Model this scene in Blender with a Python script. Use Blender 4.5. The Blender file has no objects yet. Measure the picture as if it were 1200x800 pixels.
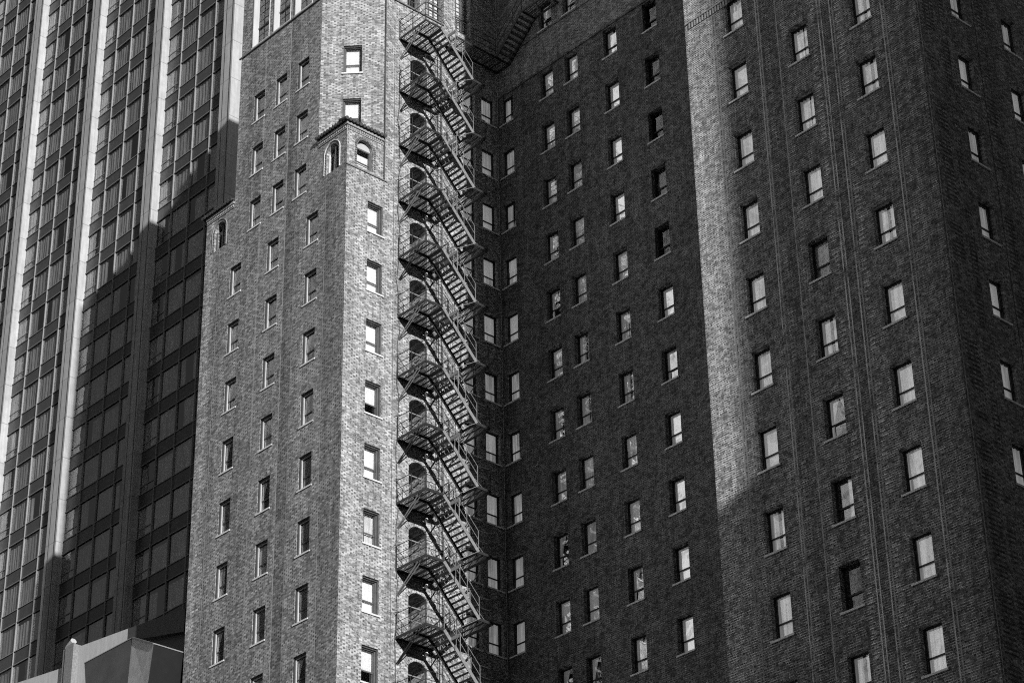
import bpy, math, random
import numpy as np
from mathutils import Matrix, Vector
random.seed(7)

# ------------------------------------------------------------ camera, sky, sun, exposure
scene = bpy.context.scene
C = scene.collection
F_PX = 2807.2
cam_data = bpy.data.cameras.new("camera")
cam_data.sensor_fit = 'HORIZONTAL'; cam_data.sensor_width = 36.0
cam_data.lens = F_PX / 1200 * 36.0
cam_data.clip_start = 0.5; cam_data.clip_end = 5000
cam = bpy.data.objects.new("camera", cam_data); C.objects.link(cam)
CR = Vector((0.67040272, 0.74177575, -0.01813609))
CU = Vector((0.38265108, -0.3246848, 0.86496123))
CF = Vector((-0.63571876, 0.58681216, 0.50151087))
cam.matrix_world = Matrix((
    (CR.x, CU.x, -CF.x, 0), (CR.y, CU.y, -CF.y, 0), (CR.z, CU.z, -CF.z, 0), (0, 0, 0, 1)))
scene.camera = cam

SUN_A = math.radians(18.83)     # how far in front of the street facades the sun stands
SUN_E = math.radians(15.8)
to_sun = Vector((math.cos(SUN_E) * math.cos(SUN_A), -math.cos(SUN_E) * math.sin(SUN_A), math.sin(SUN_E)))
world = bpy.data.worlds.new("World"); scene.world = world
world.use_nodes = True
wn = world.node_tree.nodes; wl = world.node_tree.links
for n in list(wn): wn.remove(n)
sky = wn.new('ShaderNodeTexSky'); sky.sky_type = 'NISHITA'; sky.sun_disc = False
sky.sun_elevation = SUN_E; sky.sun_rotation = math.atan2(to_sun.x, to_sun.y)
bw = wn.new('ShaderNodeRGBToBW')
bg = wn.new('ShaderNodeBackground'); bg.inputs['Strength'].default_value = 0.05
wo = wn.new('ShaderNodeOutputWorld')
wl.new(sky.outputs[0], bw.inputs[0]); wl.new(bw.outputs[0], bg.inputs['Color']); wl.new(bg.outputs[0], wo.inputs[0])

sd = bpy.data.lights.new("sun", 'SUN'); sd.energy = 5.0; sd.angle = math.radians(0.5); sd.color = (1, 1, 1)
sun = bpy.data.objects.new("sun", sd); C.objects.link(sun)
sun.rotation_euler = to_sun.to_track_quat('Z', 'Y').to_euler()

vs = scene.view_settings
scene.display_settings.display_device = 'sRGB'
vs.view_transform = 'Standard'; vs.look = 'None'; vs.gamma = 1; vs.use_curve_mapping = False
vs.exposure = 0.22
scene.cycles.max_bounces = 6; scene.cycles.transparent_max_bounces = 12
scene.cycles.diffuse_bounces = 3; scene.cycles.glossy_bounces = 3
scene.cycles.sample_clamp_indirect = 4
scene.cycles.filter_width = 1.1
scene.cycles.use_denoising = False      # the denoiser smears the brick courses

# ------------------------------------------------------------ materials
class NT:
    def __init__(s, name):
        s.m = bpy.data.materials.new(name); s.m.use_nodes = True
        s.n = s.m.node_tree.nodes; s.l = s.m.node_tree.links
        for x in list(s.n): s.n.remove(x)
        s.out = s.n.new('ShaderNodeOutputMaterial')
    def node(s, t, **kw):
        x = s.n.new(t)
        for k, v in kw.items(): setattr(x, k, v)
        return x
    def put(s, sock, v):
        if hasattr(v, 'is_output') or isinstance(v, bpy.types.NodeSocket): s.l.new(v, sock)
        else: sock.default_value = v
    def math(s, op, a, b=None, c=None, clamp=False):
        x = s.node('ShaderNodeMath', operation=op); x.use_clamp = clamp
        s.put(x.inputs[0], a)
        if b is not None: s.put(x.inputs[1], b)
        if c is not None: s.put(x.inputs[2], c)
        return x.outputs[0]
    def mix(s, f, a, b):                       # scalar mix
        return s.math('ADD', s.math('MULTIPLY', a, s.math('SUBTRACT', 1.0, f)), s.math('MULTIPLY', b, f))
    def noise(s, vec, scale, detail=3.0, rough=0.55):
        x = s.node('ShaderNodeTexNoise'); x.inputs['Scale'].default_value = scale
        x.inputs['Detail'].default_value = detail; x.inputs['Roughness'].default_value = rough
        s.l.new(vec, x.inputs['Vector']); return x.outputs['Fac']
    def rng(s, v, a, b, c, d):
        x = s.node('ShaderNodeMapRange'); s.put(x.inputs[0], v)
        for i, q in enumerate((a, b, c, d)): x.inputs[i + 1].default_value = q
        return x.outputs[0]
    def comb(s, x, y, z):
        q = s.node('ShaderNodeCombineXYZ')
        for i, v in enumerate((x, y, z)): s.put(q.inputs[i], v)
        return q.outputs[0]
    def pos(s):
        g = s.node('ShaderNodeNewGeometry'); q = s.node('ShaderNodeSeparateXYZ')
        s.l.new(g.outputs['Position'], q.inputs[0])
        nq = s.node('ShaderNodeSeparateXYZ'); s.l.new(g.outputs['True Normal'], nq.inputs[0])
        return g.outputs['Position'], q.outputs, nq.outputs
    def principled(s, col, rough=0.85, metal=0.0, spec=0.3, normal=None):
        p = s.node('ShaderNodeBsdfPrincipled')
        if isinstance(col, (int, float)): p.inputs['Base Color'].default_value = (col, col, col, 1)
        else: s.l.new(col, p.inputs['Base Color'])
        s.put(p.inputs['Roughness'], rough); p.inputs['Metallic'].default_value = metal
        p.inputs['Specular IOR Level'].default_value = spec
        if normal is not None: s.l.new(normal, p.inputs['Normal'])
        s.l.new(p.outputs[0], s.out.inputs[0]); return p

def brick_material(name, base=0.27, lines=(), bands=(), teeth=(), axis=0, jm=1.9, j0=0.35, mh=0.17):
    """Flemish-bond brick: stretchers and darker headers, mortar, random bricks, weathering. lines/bands: (coordinate, half width, factor)."""
    t = NT(name); P, xyz, nor = t.pos()
    ax = t.math('ABSOLUTE', nor[0]); ay = t.math('ABSOLUTE', nor[1])
    u = t.math('ADD', t.math('MULTIPLY', xyz[0], ay), t.math('MULTIPLY', xyz[1], ax))
    z = xyz[2]
    h, w = 0.0833, 0.275
    zr = t.math('DIVIDE', z, h); row = t.math('FLOOR', zr); fz = t.math('FRACT', zr)
    off = t.math('MULTIPLY', t.math('FLOORED_MODULO', row, 2.0), 0.5)
    ur = t.math('ADD', t.math('DIVIDE', u, w), off); colm = t.math('FLOOR', ur); fu = t.math('FRACT', ur)
    header = t.math('GREATER_THAN', fu, 0.66)
    cell = t.comb(t.math('ADD', colm, t.math('MULTIPLY', header, 0.37)), row, 0.0)
    wnz = t.node('ShaderNodeTexWhiteNoise', noise_dimensions='3D'); t.l.new(cell, wnz.inputs['Vector'])
    rnd = wnz.outputs['Value']
    # per-brick albedo
    b = t.rng(rnd, 0, 1, 0.42, 1.58)
    b = t.math('MULTIPLY', b, t.mix(header, 1.10, 0.68))
    dark = t.math('GREATER_THAN', rnd, 0.90); b = t.math('MULTIPLY', b, t.mix(dark, 1.0, 0.33))
    light = t.math('LESS_THAN', rnd, 0.12); b = t.math('MULTIPLY', b, t.mix(light, 1.0, 3.0))
    # mortar joints
    m1 = t.math('LESS_THAN', fz, mh)
    m2 = t.math('MAXIMUM', t.math('LESS_THAN', fu, 0.04), t.math('MULTIPLY', header, t.math('LESS_THAN', fu, 0.70)))
    mort = t.math('MAXIMUM', m1, m2)
    # soot and weather
    n1 = t.noise(P, 0.55, 4, 0.6); n2 = t.noise(P, 2.6, 3, 0.6); n4 = t.noise(P, 9.0, 2, 0.6)
    strv = t.comb(t.math('MULTIPLY', u, 2.4), t.math('MULTIPLY', z, 0.10), 0.0); n3 = t.noise(strv, 1.0, 3, 0.6)
    wea = t.math('MULTIPLY', t.rng(n1, 0.3, 0.7, 0.87, 1.13), t.rng(n2, 0.3, 0.7, 0.92, 1.08))
    wea = t.math('MULTIPLY', wea, t.rng(n3, 0.3, 0.7, 0.78, 1.22))
    wea = t.math('MULTIPLY', wea, t.rng(n4, 0.3, 0.7, 0.92, 1.08))
    mv = t.rng(t.noise(P, 4.5, 3, 0.75), 0.4, 0.6, j0, jm)     # joints washed pale in places, sooted in others
    v = t.mix(mort, b, mv)
    v = t.math('MULTIPLY', t.math('MULTIPLY', v, wea), base)
    c = xyz[axis]
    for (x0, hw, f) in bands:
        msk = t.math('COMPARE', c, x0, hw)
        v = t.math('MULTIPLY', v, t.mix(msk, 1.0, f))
    odd = t.math('FLOORED_MODULO', t.math('FLOOR', t.math('DIVIDE', row, 1.0)), 2.0)
    for (x0, hw, f) in teeth:                  # toothed quoins, every other course
        msk = t.math('MULTIPLY', t.math('COMPARE', c, x0, hw), odd)
        msk = t.math('MULTIPLY', msk, t.math('GREATER_THAN', t.noise(t.comb(x0, 0.0, t.math('MULTIPLY', z, 0.8)), 1.0, 2, 0.6), 0.47))
        v = t.math('MULTIPLY', v, t.mix(msk, 1.0, f))
    for (x0, hw, f) in lines:                  # pale mortar of the straight joints, broken along its run
        msk = t.math('COMPARE', c, x0, hw)
        nn = t.noise(t.comb(x0, 0.3, t.math('MULTIPLY', z, 0.9)), 1.0, 4, 0.75)
        msk = t.math('MULTIPLY', msk, t.rng(nn, 0.34, 0.50, 0.0, 1.0))
        v = t.mix(msk, v, base * f)
    col = t.comb(v, v, v)
    bump = t.node('ShaderNodeBump'); bump.inputs['Strength'].default_value = 0.35; bump.inputs['Distance'].default_value = 0.02
    t.l.new(t.math('MULTIPLY', t.math('SUBTRACT', 1.0, mort), t.rng(rnd, 0, 1, 0.7, 1.0)), bump.inputs['Height'])
    t.principled(col, 0.9, 0, 0.25, bump.outputs[0])
    return t.m

def plain(name, v, rough=0.7, metal=0.0, var=0.15, scale=3.0, spec=0.3, stretch=None):
    t = NT(name); P, xyz, nor = t.pos()
    vec = P
    if stretch: vec = t.comb(t.math('MULTIPLY', xyz[0], stretch[0]), t.math('MULTIPLY', xyz[1], stretch[1]), t.math('MULTIPLY', xyz[2], stretch[2]))
    n = t.noise(vec, scale, 5, 0.65)
    val = t.math('MULTIPLY', t.rng(n, 0.3, 0.7, 1 - var, 1 + var), v)
    t.principled(t.comb(val, val, val), rough, metal, spec)
    return t.m

def glass(name, refl=0.4, rough=0.02, wob=0.02, tint=0.9):
    t = NT(name); P, xyz, nor = t.pos()
    tr = t.node('ShaderNodeBsdfTransparent'); tr.inputs[0].default_value = (tint, tint, tint, 1)
    gl = t.node('ShaderNodeBsdfGlossy'); gl.inputs['Roughness'].default_value = rough
    gl.inputs['Color'].default_value = (0.95, 0.95, 0.95, 1)
    b = t.node('ShaderNodeBump'); b.inputs['Strength'].default_value = 0.5; b.inputs['Distance'].default_value = wob
    t.l.new(t.noise(P, 1.7, 2, 0.5), b.inputs['Height']); t.l.new(b.outputs[0], gl.inputs['Normal'])
    lw = t.node('ShaderNodeLayerWeight'); lw.inputs['Blend'].default_value = 0.35
    f = t.math('ADD', t.math('MULTIPLY', lw.outputs['Fresnel'], 0.5), refl, clamp=True)
    mx = t.node('ShaderNodeMixShader'); t.put(mx.inputs[0], f)
    t.l.new(tr.outputs[0], mx.inputs[1]); t.l.new(gl.outputs[0], mx.inputs[2]); t.l.new(mx.outputs[0], t.out.inputs[0])
    return t.m

def cloth(name, v, folds=True, lit=0.0):
    t = NT(name); P, xyz, nor = t.pos()
    vec = t.comb(t.math('MULTIPLY', xyz[0], 9.0), t.math('MULTIPLY', xyz[1], 9.0), t.math('MULTIPLY', xyz[2], 0.5))
    n = t.noise(vec, 1.0, 3, 0.6)
    val = t.math('MULTIPLY', t.rng(n, 0.35, 0.65, 0.55 if folds else 0.95, 1.10), v)
    col = t.comb(val, val, val)
    d = t.node('ShaderNodeBsdfDiffuse'); t.l.new(col, d.inputs[0])
    tl = t.node('ShaderNodeBsdfTranslucent'); t.l.new(col, tl.inputs[0])
    mx = t.node('ShaderNodeMixShader'); mx.inputs[0].default_value = 0.12
    t.l.new(d.outputs[0], mx.inputs[1]); t.l.new(tl.outputs[0], mx.inputs[2]); last = mx.outputs[0]
    if lit:                                  # glow added to brighten the cloth, no lamp behind it
        e = t.node('ShaderNodeEmission'); t.put(e.inputs['Strength'], t.math('MULTIPLY', val, lit))
        ad = t.node('ShaderNodeAddShader'); t.l.new(last, ad.inputs[0]); t.l.new(e.outputs[0], ad.inputs[1]); last = ad.outputs[0]
    t.l.new(last, t.out.inputs[0])
    return t.m

def facade_grid(name, wall, dark, sx, sz):
    """Plain facade with a regular grid of dark glazed openings, for the blocks across the street."""
    t = NT(name); P, xyz, nor = t.pos()
    ax = t.math('ABSOLUTE', nor[0]); ay = t.math('ABSOLUTE', nor[1])
    u = t.math('ADD', t.math('MULTIPLY', xyz[0], ay), t.math('MULTIPLY', xyz[1], ax))
    fu = t.math('FRACT', t.math('DIVIDE', u, sx)); fz = t.math('FRACT', t.math('DIVIDE', xyz[2], sz))
    m = t.math('MULTIPLY', t.math('COMPARE', fu, 0.5, 0.28), t.math('COMPARE', fz, 0.5, 0.27))
    v = t.math('MULTIPLY', t.mix(m, wall, dark), t.rng(t.noise(P, 0.6, 4, 0.6), 0.3, 0.7, 0.85, 1.15))
    t.principled(t.comb(v, v, v), t.mix(m, 0.85, 0.2), 0, 0.4)
    return t.m

M = {}
M['brick_f1'] = brick_material('brick_street_wing', 0.205,
    bands=[(-72.92, 0.36, 0.68), (-76.3, 0.25, 0.8), (-75.6, 0.3, 0.82), (-70.0, 0.4, 0.74), (-69.2, 0.25, 0.82), (-79.2, 0.35, 1.22), (-78.2, 0.25, 0.85)],
    lines=[(-73.30, 0.018, 2.0), (-75.25, 0.015, 1.9), (-70.36, 0.015, 1.7), (-78.35, 0.015, 1.7), (-72.55, 0.012, 1.5)],
    teeth=[(-72.0, 0.2, 1.15), (-75.5, 0.22, 1.2), (-78.9, 0.3, 1.3)])
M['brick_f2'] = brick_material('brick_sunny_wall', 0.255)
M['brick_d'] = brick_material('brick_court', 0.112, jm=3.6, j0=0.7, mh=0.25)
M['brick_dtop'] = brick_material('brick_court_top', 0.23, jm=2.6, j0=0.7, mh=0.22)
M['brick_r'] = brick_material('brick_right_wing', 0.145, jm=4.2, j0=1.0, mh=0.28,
    bands=[(-48.05, 0.5, 1.62), (-47.32, 0.23, 1.4), (-44.45, 0.36, 0.78), (-41.83, 0.18, 0.78), (-39.05, 0.2, 0.85), (-38.3, 0.32, 0.72), (-46.8, 0.2, 1.1)],  # leading bands: paler edge brick that also paints in the sunlit strip
    lines=[(-44.98, 0.024, 4.4), (-44.86, 0.024, 3.2), (-44.06, 0.024, 3.2), (-42.16, 0.024, 5.2), (-42.02, 0.024, 4.8), (-41.62, 0.024, 4.8), (-41.49, 0.024, 2.8),
           (-39.42, 0.024, 4.4), (-39.28, 0.024, 2.6), (-47.1, 0.024, 2.0), (-46.98, 0.024, 2.0)],
    teeth=[(-44.6, 0.12, 1.6), (-42.45, 0.12, 1.9), (-41.25, 0.14, 1.9), (-39.05, 0.14, 1.5), (-43.8, 0.1, 1.5), (-38.1, 0.15, 1.3)])
M['brick_fr'] = brick_material('brick_side_wall', 0.20, axis=1,
    teeth=[(54.6, 0.3, 0.4), (55.35, 0.2, 0.45), (57.6, 0.25, 0.45)], lines=[(54.05, 0.02, 2.6)], bands=[(57.25, 0.03, 0.3), (57.9, 0.3, 0.8)])
M['arch_brick'] = brick_material('brick_arch_ring', 0.30)
M['stone'] = plain('pale_stone', 0.62, 0.8, var=0.14, scale=6)
M['cornice'] = plain('cornice_terracotta', 0.27, 0.8, var=0.2, scale=6)
M['sill'] = plain('sill_stone', 0.60, 0.75, var=0.15, scale=8)
M['sill_shade'] = plain('sill_stone_shaded', 0.80, 0.75, var=0.15, scale=8)  # sill stone copy for shaded walls, lifted in colour to look brighter
M['ledge'] = plain('sooty_ledge', 0.16, 0.8, var=0.3, scale=4)
M['frame_grey'] = plain('window_paint_grey', 0.42, 0.5, var=0.1)
M['frame_dark'] = plain('window_paint_dark', 0.035, 0.5, var=0.2)
M['frame_mid'] = plain('window_paint_mid', 0.10, 0.5, var=0.2)
M['iron'] = plain('black_iron', 0.022, 0.5, var=0.4, scale=12, spec=0.5)
M['iron_grey'] = plain('grey_iron', 0.20, 0.55, var=0.3, scale=10, spec=0.4)
M['tile'] = plain('roof_tile', 0.06, 0.7, var=0.4, scale=9)
M['glass'] = glass('window_glass', 0.21, 0.03, 0.006)
M['glass_court'] = glass('window_glass_court', 0.55, 0.03, 0.010)
M['glass_low'] = glass('window_glass_sunny', 0.12, 0.02, 0.012)
M['glass_dark'] = glass('window_glass_dark', 0.06, 0.02, 0.01)
M['glass_tower'] = glass('tower_glass', 0.19, 0.02, 0.02, 0.90)
M['curtain'] = cloth('curtain_white', 0.88)
M['blind'] = cloth('blind_white', 0.90, False)
M['curtain_lit'] = cloth('curtain_added_glow', 0.88, True, 0.17)  # added glow lifts the curtains of the shaded windows
M['blind_lit'] = cloth('blind_added_glow', 0.88, False, 0.14)
M['curtain_grey'] = cloth('curtain_grey', 0.30)
M['curtain_tower'] = cloth('curtain_tower', 0.60)
M['room'] = plain('dark_room', 0.03, 0.9)
M['globe'] = plain('globe_white', 0.9, 0.3, var=0.02)
M['conduit'] = plain('pale_conduit', 0.5, 0.6, var=0.2)
def pier_stone():
    t = NT('tower_stone'); P, xyz, nor = t.pos()
    n = t.noise(t.comb(t.math('MULTIPLY', xyz[0], 4.0), t.math('MULTIPLY', xyz[1], 4.0), t.math('MULTIPLY', xyz[2], 0.22)), 1.1, 5, 0.65)
    n2 = t.noise(P, 1.6, 4, 0.7)
    v = t.math('MULTIPLY', t.rng(n, 0.3, 0.7, 0.82, 1.15), t.rng(n2, 0.35, 0.7, 0.88, 1.08))
    seam = t.math('LESS_THAN', t.math('FRACT', t.math('DIVIDE', xyz[2], 3.305)), 0.018)
    pn = t.node('ShaderNodeTexWhiteNoise', noise_dimensions='2D'); t.l.new(t.comb(t.math('FLOOR', t.math('DIVIDE', xyz[0], 4.0)), t.math('FLOOR', t.math('DIVIDE', xyz[2], 3.305)), 0.0), pn.inputs['Vector'])
    v = t.math('MULTIPLY', v, t.rng(pn.outputs['Value'], 0, 1, 0.93, 1.05))
    v = t.math('MULTIPLY', t.math('MULTIPLY', v, t.mix(seam, 1.0, 0.6)), 0.40)
    t.principled(t.comb(v, v, v), 0.75, 0, 0.3); return t.m
M['pier'] = pier_stone()
M['spandrel'] = plain('spandrel_panel', 0.06, 0.35, var=0.15, scale=1.5, spec=0.5)
M['alu'] = plain('aluminium_bar', 0.22, 0.45, var=0.08, spec=0.5)
M['concrete'] = plain('white_concrete', 0.46, 0.8, var=0.13, scale=1.6, stretch=(3, 3, 0.6))
M['metal_panel'] = plain('dark_metal_panel', 0.065, 0.55, var=0.18, scale=1.0)
M['fascia_shade'] = plain('fascia_painted_shade', 0.06, 0.6, var=0.12)  # the hotel's shadow on the fascia, put into the colour
M['hood_side'] = plain('hood_side_shade', 0.008, 0.6, var=0.2)  # shade on the hood's side, put into a near-black colour
M['hood_corner'] = plain('hood_corner_light', 0.5, 0.6, var=0.2, scale=2)  # light on the hood's corner, put into a pale colour
M['roof'] = plain('roof_membrane', 0.12, 0.9)
M['asphalt'] = plain('asphalt', 0.06, 0.9, var=0.3, scale=0.4)
M['block_a'] = facade_grid('office_facade_a', 0.30, 0.05, 3.2, 3.6)
M['block_c'] = facade_grid('office_facade_c', 0.44, 0.28, 6.4, 3.9)
M['block_b'] = facade_grid('office_facade_b', 0.25, 0.05, 2.6, 3.3)

# ------------------------------------------------------------ mesh helpers
class MB:
    def __init__(s): s.v = []; s.f = []; s.mi = []
    def quad(s, a, b, c, d, mi=0):
        i = len(s.v); s.v += [tuple(a), tuple(b), tuple(c), tuple(d)]; s.f.append((i, i + 1, i + 2, i + 3)); s.mi.append(mi)
    def poly(s, pts, mi=0):
        i = len(s.v); s.v += [tuple(p) for p in pts]; s.f.append(tuple(range(i, i + len(pts)))); s.mi.append(mi)
    def box(s, x0, x1, y0, y1, z0, z1, mi=0):
        i = len(s.v)
        s.v += [(x0, y0, z0), (x1, y0, z0), (x1, y1, z0), (x0, y1, z0), (x0, y0, z1), (x1, y0, z1), (x1, y1, z1), (x0, y1, z1)]
        for f in ((0, 3, 2, 1), (4, 5, 6, 7), (0, 1, 5, 4), (1, 2, 6, 5), (2, 3, 7, 6), (3, 0, 4, 7)):
            s.f.append(tuple(i + k for k in f)); s.mi.append(mi)
    def bar(s, a, b, w=0.02, h=None, mi=0, up=(0, 0, 1)):
        """Square bar from a to b, w wide, h deep in the 'up' sense."""
        h = h or w
        a = Vector(a); b = Vector(b); d = (b - a).normalized(); u = Vector(up)
        if abs(d.dot(u)) > 0.98: u = Vector((1, 0, 0))
        r = d.cross(u).normalized() * w / 2; q = r.cross(d).normalized() * h / 2
        i = len(s.v)
        for p in (a, b):
            s.v += [tuple(p - r - q), tuple(p + r - q), tuple(p + r + q), tuple(p - r + q)]
        for f in ((0, 1, 2, 3), (7, 6, 5, 4), (0, 4, 5, 1), (1, 5, 6, 2), (2, 6, 7, 3), (3, 7, 4, 0)):
            s.f.append(tuple(i + k for k in f)); s.mi.append(mi)
    def prism(s, pts, d, mi=0):
        """Closed prism: polygon pts swept by vector d."""
        n = len(pts); d = Vector(d); A = [Vector(p) for p in pts]; B = [p + d for p in A]
        s.poly(A, mi); s.poly(list(reversed(B)), mi)
        for k in range(n): s.quad(A[k], B[k], B[(k + 1) % n], A[(k + 1) % n], mi)
    def tube(s, pts, r, seg=8, mi=0):
        for a, b in zip(pts[:-1], pts[1:]):
            a = Vector(a); b = Vector(b); d = (b - a).normalized(); u = Vector((0, 0, 1))
            if abs(d.dot(u)) > 0.95: u = Vector((1, 0, 0))
            e1 = d.cross(u).normalized(); e2 = d.cross(e1)
            ring = lambda p: [p + (e1 * math.cos(2 * math.pi * k / seg) + e2 * math.sin(2 * math.pi * k / seg)) * r for k in range(seg)]
            R1, R2 = ring(a), ring(b)
            for k in range(seg): s.quad(R1[k], R1[(k + 1) % seg], R2[(k + 1) % seg], R2[k], mi)
            s.poly(list(reversed(R1)), mi); s.poly(R2, mi)
    def mesh(s, name, mats, origin=(0, 0, 0)):
        me = bpy.data.meshes.new(name)
        o = origin
        me.from_pydata([(v[0] - o[0], v[1] - o[1], v[2] - o[2]) for v in s.v], [], s.f)
        for m in (mats if isinstance(mats, (list, tuple)) else [mats]): me.materials.append(m)
        if any(s.mi): me.polygons.foreach_set('material_index', s.mi)
        me.update(); return me
    def build(s, name, mats, parent=None, origin=None):
        """World-coordinate mesh as one object; under a parent the mesh is stored relative to it."""
        org = origin if origin is not None else (world_loc(parent) if parent else (0, 0, 0))
        o = bpy.data.objects.new(name, s.mesh(name, mats, org)); C.objects.link(o)
        if parent: o.parent = parent
        elif origin is not None: o.location = origin
        return o

def world_loc(o):
    v = Vector((0, 0, 0))
    while o is not None: v = v + o.location; o = o.parent
    return v

def tag(o, label=None, cat=None, group=None, kind=None):
    if label: o['label'] = label
    if cat: o['category'] = cat
    if group: o['group'] = group
    if kind: o['kind'] = kind
    return o

def thing(name, loc, label, cat, group=None):
    o = bpy.data.objects.new(name, None); C.objects.link(o); o.location = loc; o.empty_display_size = 0.5
    return tag(o, label, cat, group)

def project(p):
    p = Vector(p); d = p.dot(CF)
    if d <= 0: return None
    return 600 + F_PX * p.dot(CR) / d, 400 - F_PX * p.dot(CU) / d

# ------------------------------------------------------------ the place's fixed measures
YF, XF2, YD, XFR, XRL, XL = 53.93, -68.91, 62.99, -37.98, -48.47, -79.47
GZ = -1.7
row = lambda k: 65.72 - 3 * k
Z_SH, Z_LEDGE, Z_TOP1, Z_TOP2 = 59.85, 70.20, 78.0, 111.7

# ground
g = MB(); g.quad((-1500, -1500, GZ), (1500, -1500, GZ), (1500, 1500, GZ), (-1500, 1500, GZ))
tag(g.build('ground', M['asphalt']), kind='structure')
g = MB(); g.box(-140, -37, 47, 53.9, GZ, GZ + 0.14)
tag(g.build('pavement', M['concrete']), kind='structure')

# ------------------------------------------------------------ wall with openings
def wall_sheet(mb, u0, u1, z0, z1, holes, T, depth=0.30, mi=0, mi_rev=0):
    """T(u, y, z) -> world; y is depth into the wall. holes: (ua, ub, za, zb, arch) with arch rise (0 = flat head)."""
    us = sorted({u0, u1, *[h[0] for h in holes], *[h[1] for h in holes]})
    zs = sorted({z0, z1, *[h[2] for h in holes], *[h[3] for h in holes]})
    us = [u for u in us if u0 <= u <= u1]; zs = [z for z in zs if z0 <= z <= z1]
    for j in range(len(zs) - 1):
        zc = (zs[j] + zs[j + 1]) / 2; run = None
        act = [h for h in holes if h[2] < zc < h[3]]
        for i in range(len(us) - 1):
            uc = (us[i] + us[i + 1]) / 2
            hole = any(h[0] < uc < h[1] for h in act)
            if not hole and run is None: run = us[i]
            if hole and run is not None:
                mb.quad(T(run, 0, zs[j]), T(us[i], 0, zs[j]), T(us[i], 0, zs[j + 1]), T(run, 0, zs[j + 1]), mi); run = None
        if run is not None:
            mb.quad(T(run, 0, zs[j]), T(us[-1], 0, zs[j]), T(us[-1], 0, zs[j + 1]), T(run, 0, zs[j + 1]), mi)
    for h in holes:
        a, b, c, d, arch = h[:5]; dep = h[5] if len(h) > 5 else depth
        zs_ = d - arch
        mb.quad(T(a, 0, c), T(a, dep, c), T(a, dep, zs_), T(a, 0, zs_), mi_rev)
        mb.quad(T(b, dep, c), T(b, 0, c), T(b, 0, zs_), T(b, dep, zs_), mi_rev)
        mb.quad(T(a, 0, c), T(b, 0, c), T(b, dep, c), T(a, dep, c), mi_rev)
        if arch <= 0:
            mb.quad(T(a, 0, d), T(a, dep, d), T(b, dep, d), T(b, 0, d), mi_rev)
        else:
            n = 12; half = (b - a) / 2; R = (half * half + arch * arch) / (2 * arch); cz = d - R; cu = (a + b) / 2
            pts = [(a + (b - a) * k / n, cz + math.sqrt(max(R * R - (a + (b - a) * k / n - cu) ** 2, 0))) for k in range(n + 1)]
            for (ua, za), (ub, zb) in zip(pts[:-1], pts[1:]):
                mb.quad(T(ua, 0, za), T(ub, 0, zb), T(ub, 0, d), T(ua, 0, d), mi)
                mb.quad(T(ua, 0, za), T(ua, dep, za), T(ub, dep, zb), T(ub, 0, zb), mi_rev)

T_Y = lambda Y: (lambda u, y, z: (u, Y + y, z))                 # facades that face the street (-Y)
T_X = lambda X: (lambda u, y, z: (X - y, u, z))                 # facades that face +X
S2 = math.sqrt(0.5)
CH0 = (-70.98, 53.93)                                            # start of the sunny chamfer
T_C = lambda u, y, z: (CH0[0] + S2 * (u - y), CH0[1] + S2 * (u + y), z)

hotel = thing('brick_hotel', (-68.91, 62.99, GZ),
              'tall sooty brick hotel with rows of small sash windows around a deep corner court', 'building')
HB = hotel.location

# ------------------------------------------------------------ window prototypes (local: x along, y into wall, z up; origin at sill's left bottom)
W, H0, H1 = 1.0, 0.07, 1.63            # sill width, sill top, head
def frame_mesh(name, mat, heavy=False, extra=None):
    m = MB(); a, b = 0.07, 0.93
    y0 = 0.16 if heavy else 0.20
    fw = 0.085 if heavy else 0.032
    m.box(a, a + fw, y0, 0.29, H0, H1); m.box(b - fw, b, y0, 0.29, H0, H1)
    m.box(a + fw, b - fw, y0, 0.29, H1 - fw, H1); m.box(a + fw, b - fw, y0, 0.29, H0, H0 + 0.05)
    # upper sash in front, lower sash behind
    s = 0.024; zr = 0.66
    for (za, zb, ya) in ((zr - 0.03, H1 - fw, 0.235), (H0 + 0.05, zr + 0.012, 0.262)):
        m.box(a + fw, a + fw + s, ya, ya + 0.03, za, zb); m.box(b - fw - s, b - fw, ya, ya + 0.03, za, zb)
        m.box(a + fw + s, b - fw - s, ya, ya + 0.03, zb - s, zb); m.box(a + fw + s, b - fw - s, ya, ya + 0.03, za, za + 0.06)
    if heavy: m.box(a, b, 0.08, y0 - 0.002, H1 - 0.05, H1); m.box(b - 0.03, b, 0.05, y0 - 0.002, H0, H1 - 0.052); m.box(a, a + 0.03, 0.05, y0 - 0.002, H0, H1 - 0.052)
    if extra == 'muntin': m.box(0.30, 0.325, 0.236, 0.262, H0 + 0.05, H1 - fw)
    if extra == 'two':
        for q in range(24, len(m.mi)): m.mi[q] = 1  # dark sash paints in the shade under the meeting rail
    if extra == 'ac': m.box(0.2, 0.8, 0.15, 0.24, H0 + 0.05, 0.5)
    return m.mesh(name, mat)

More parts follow.
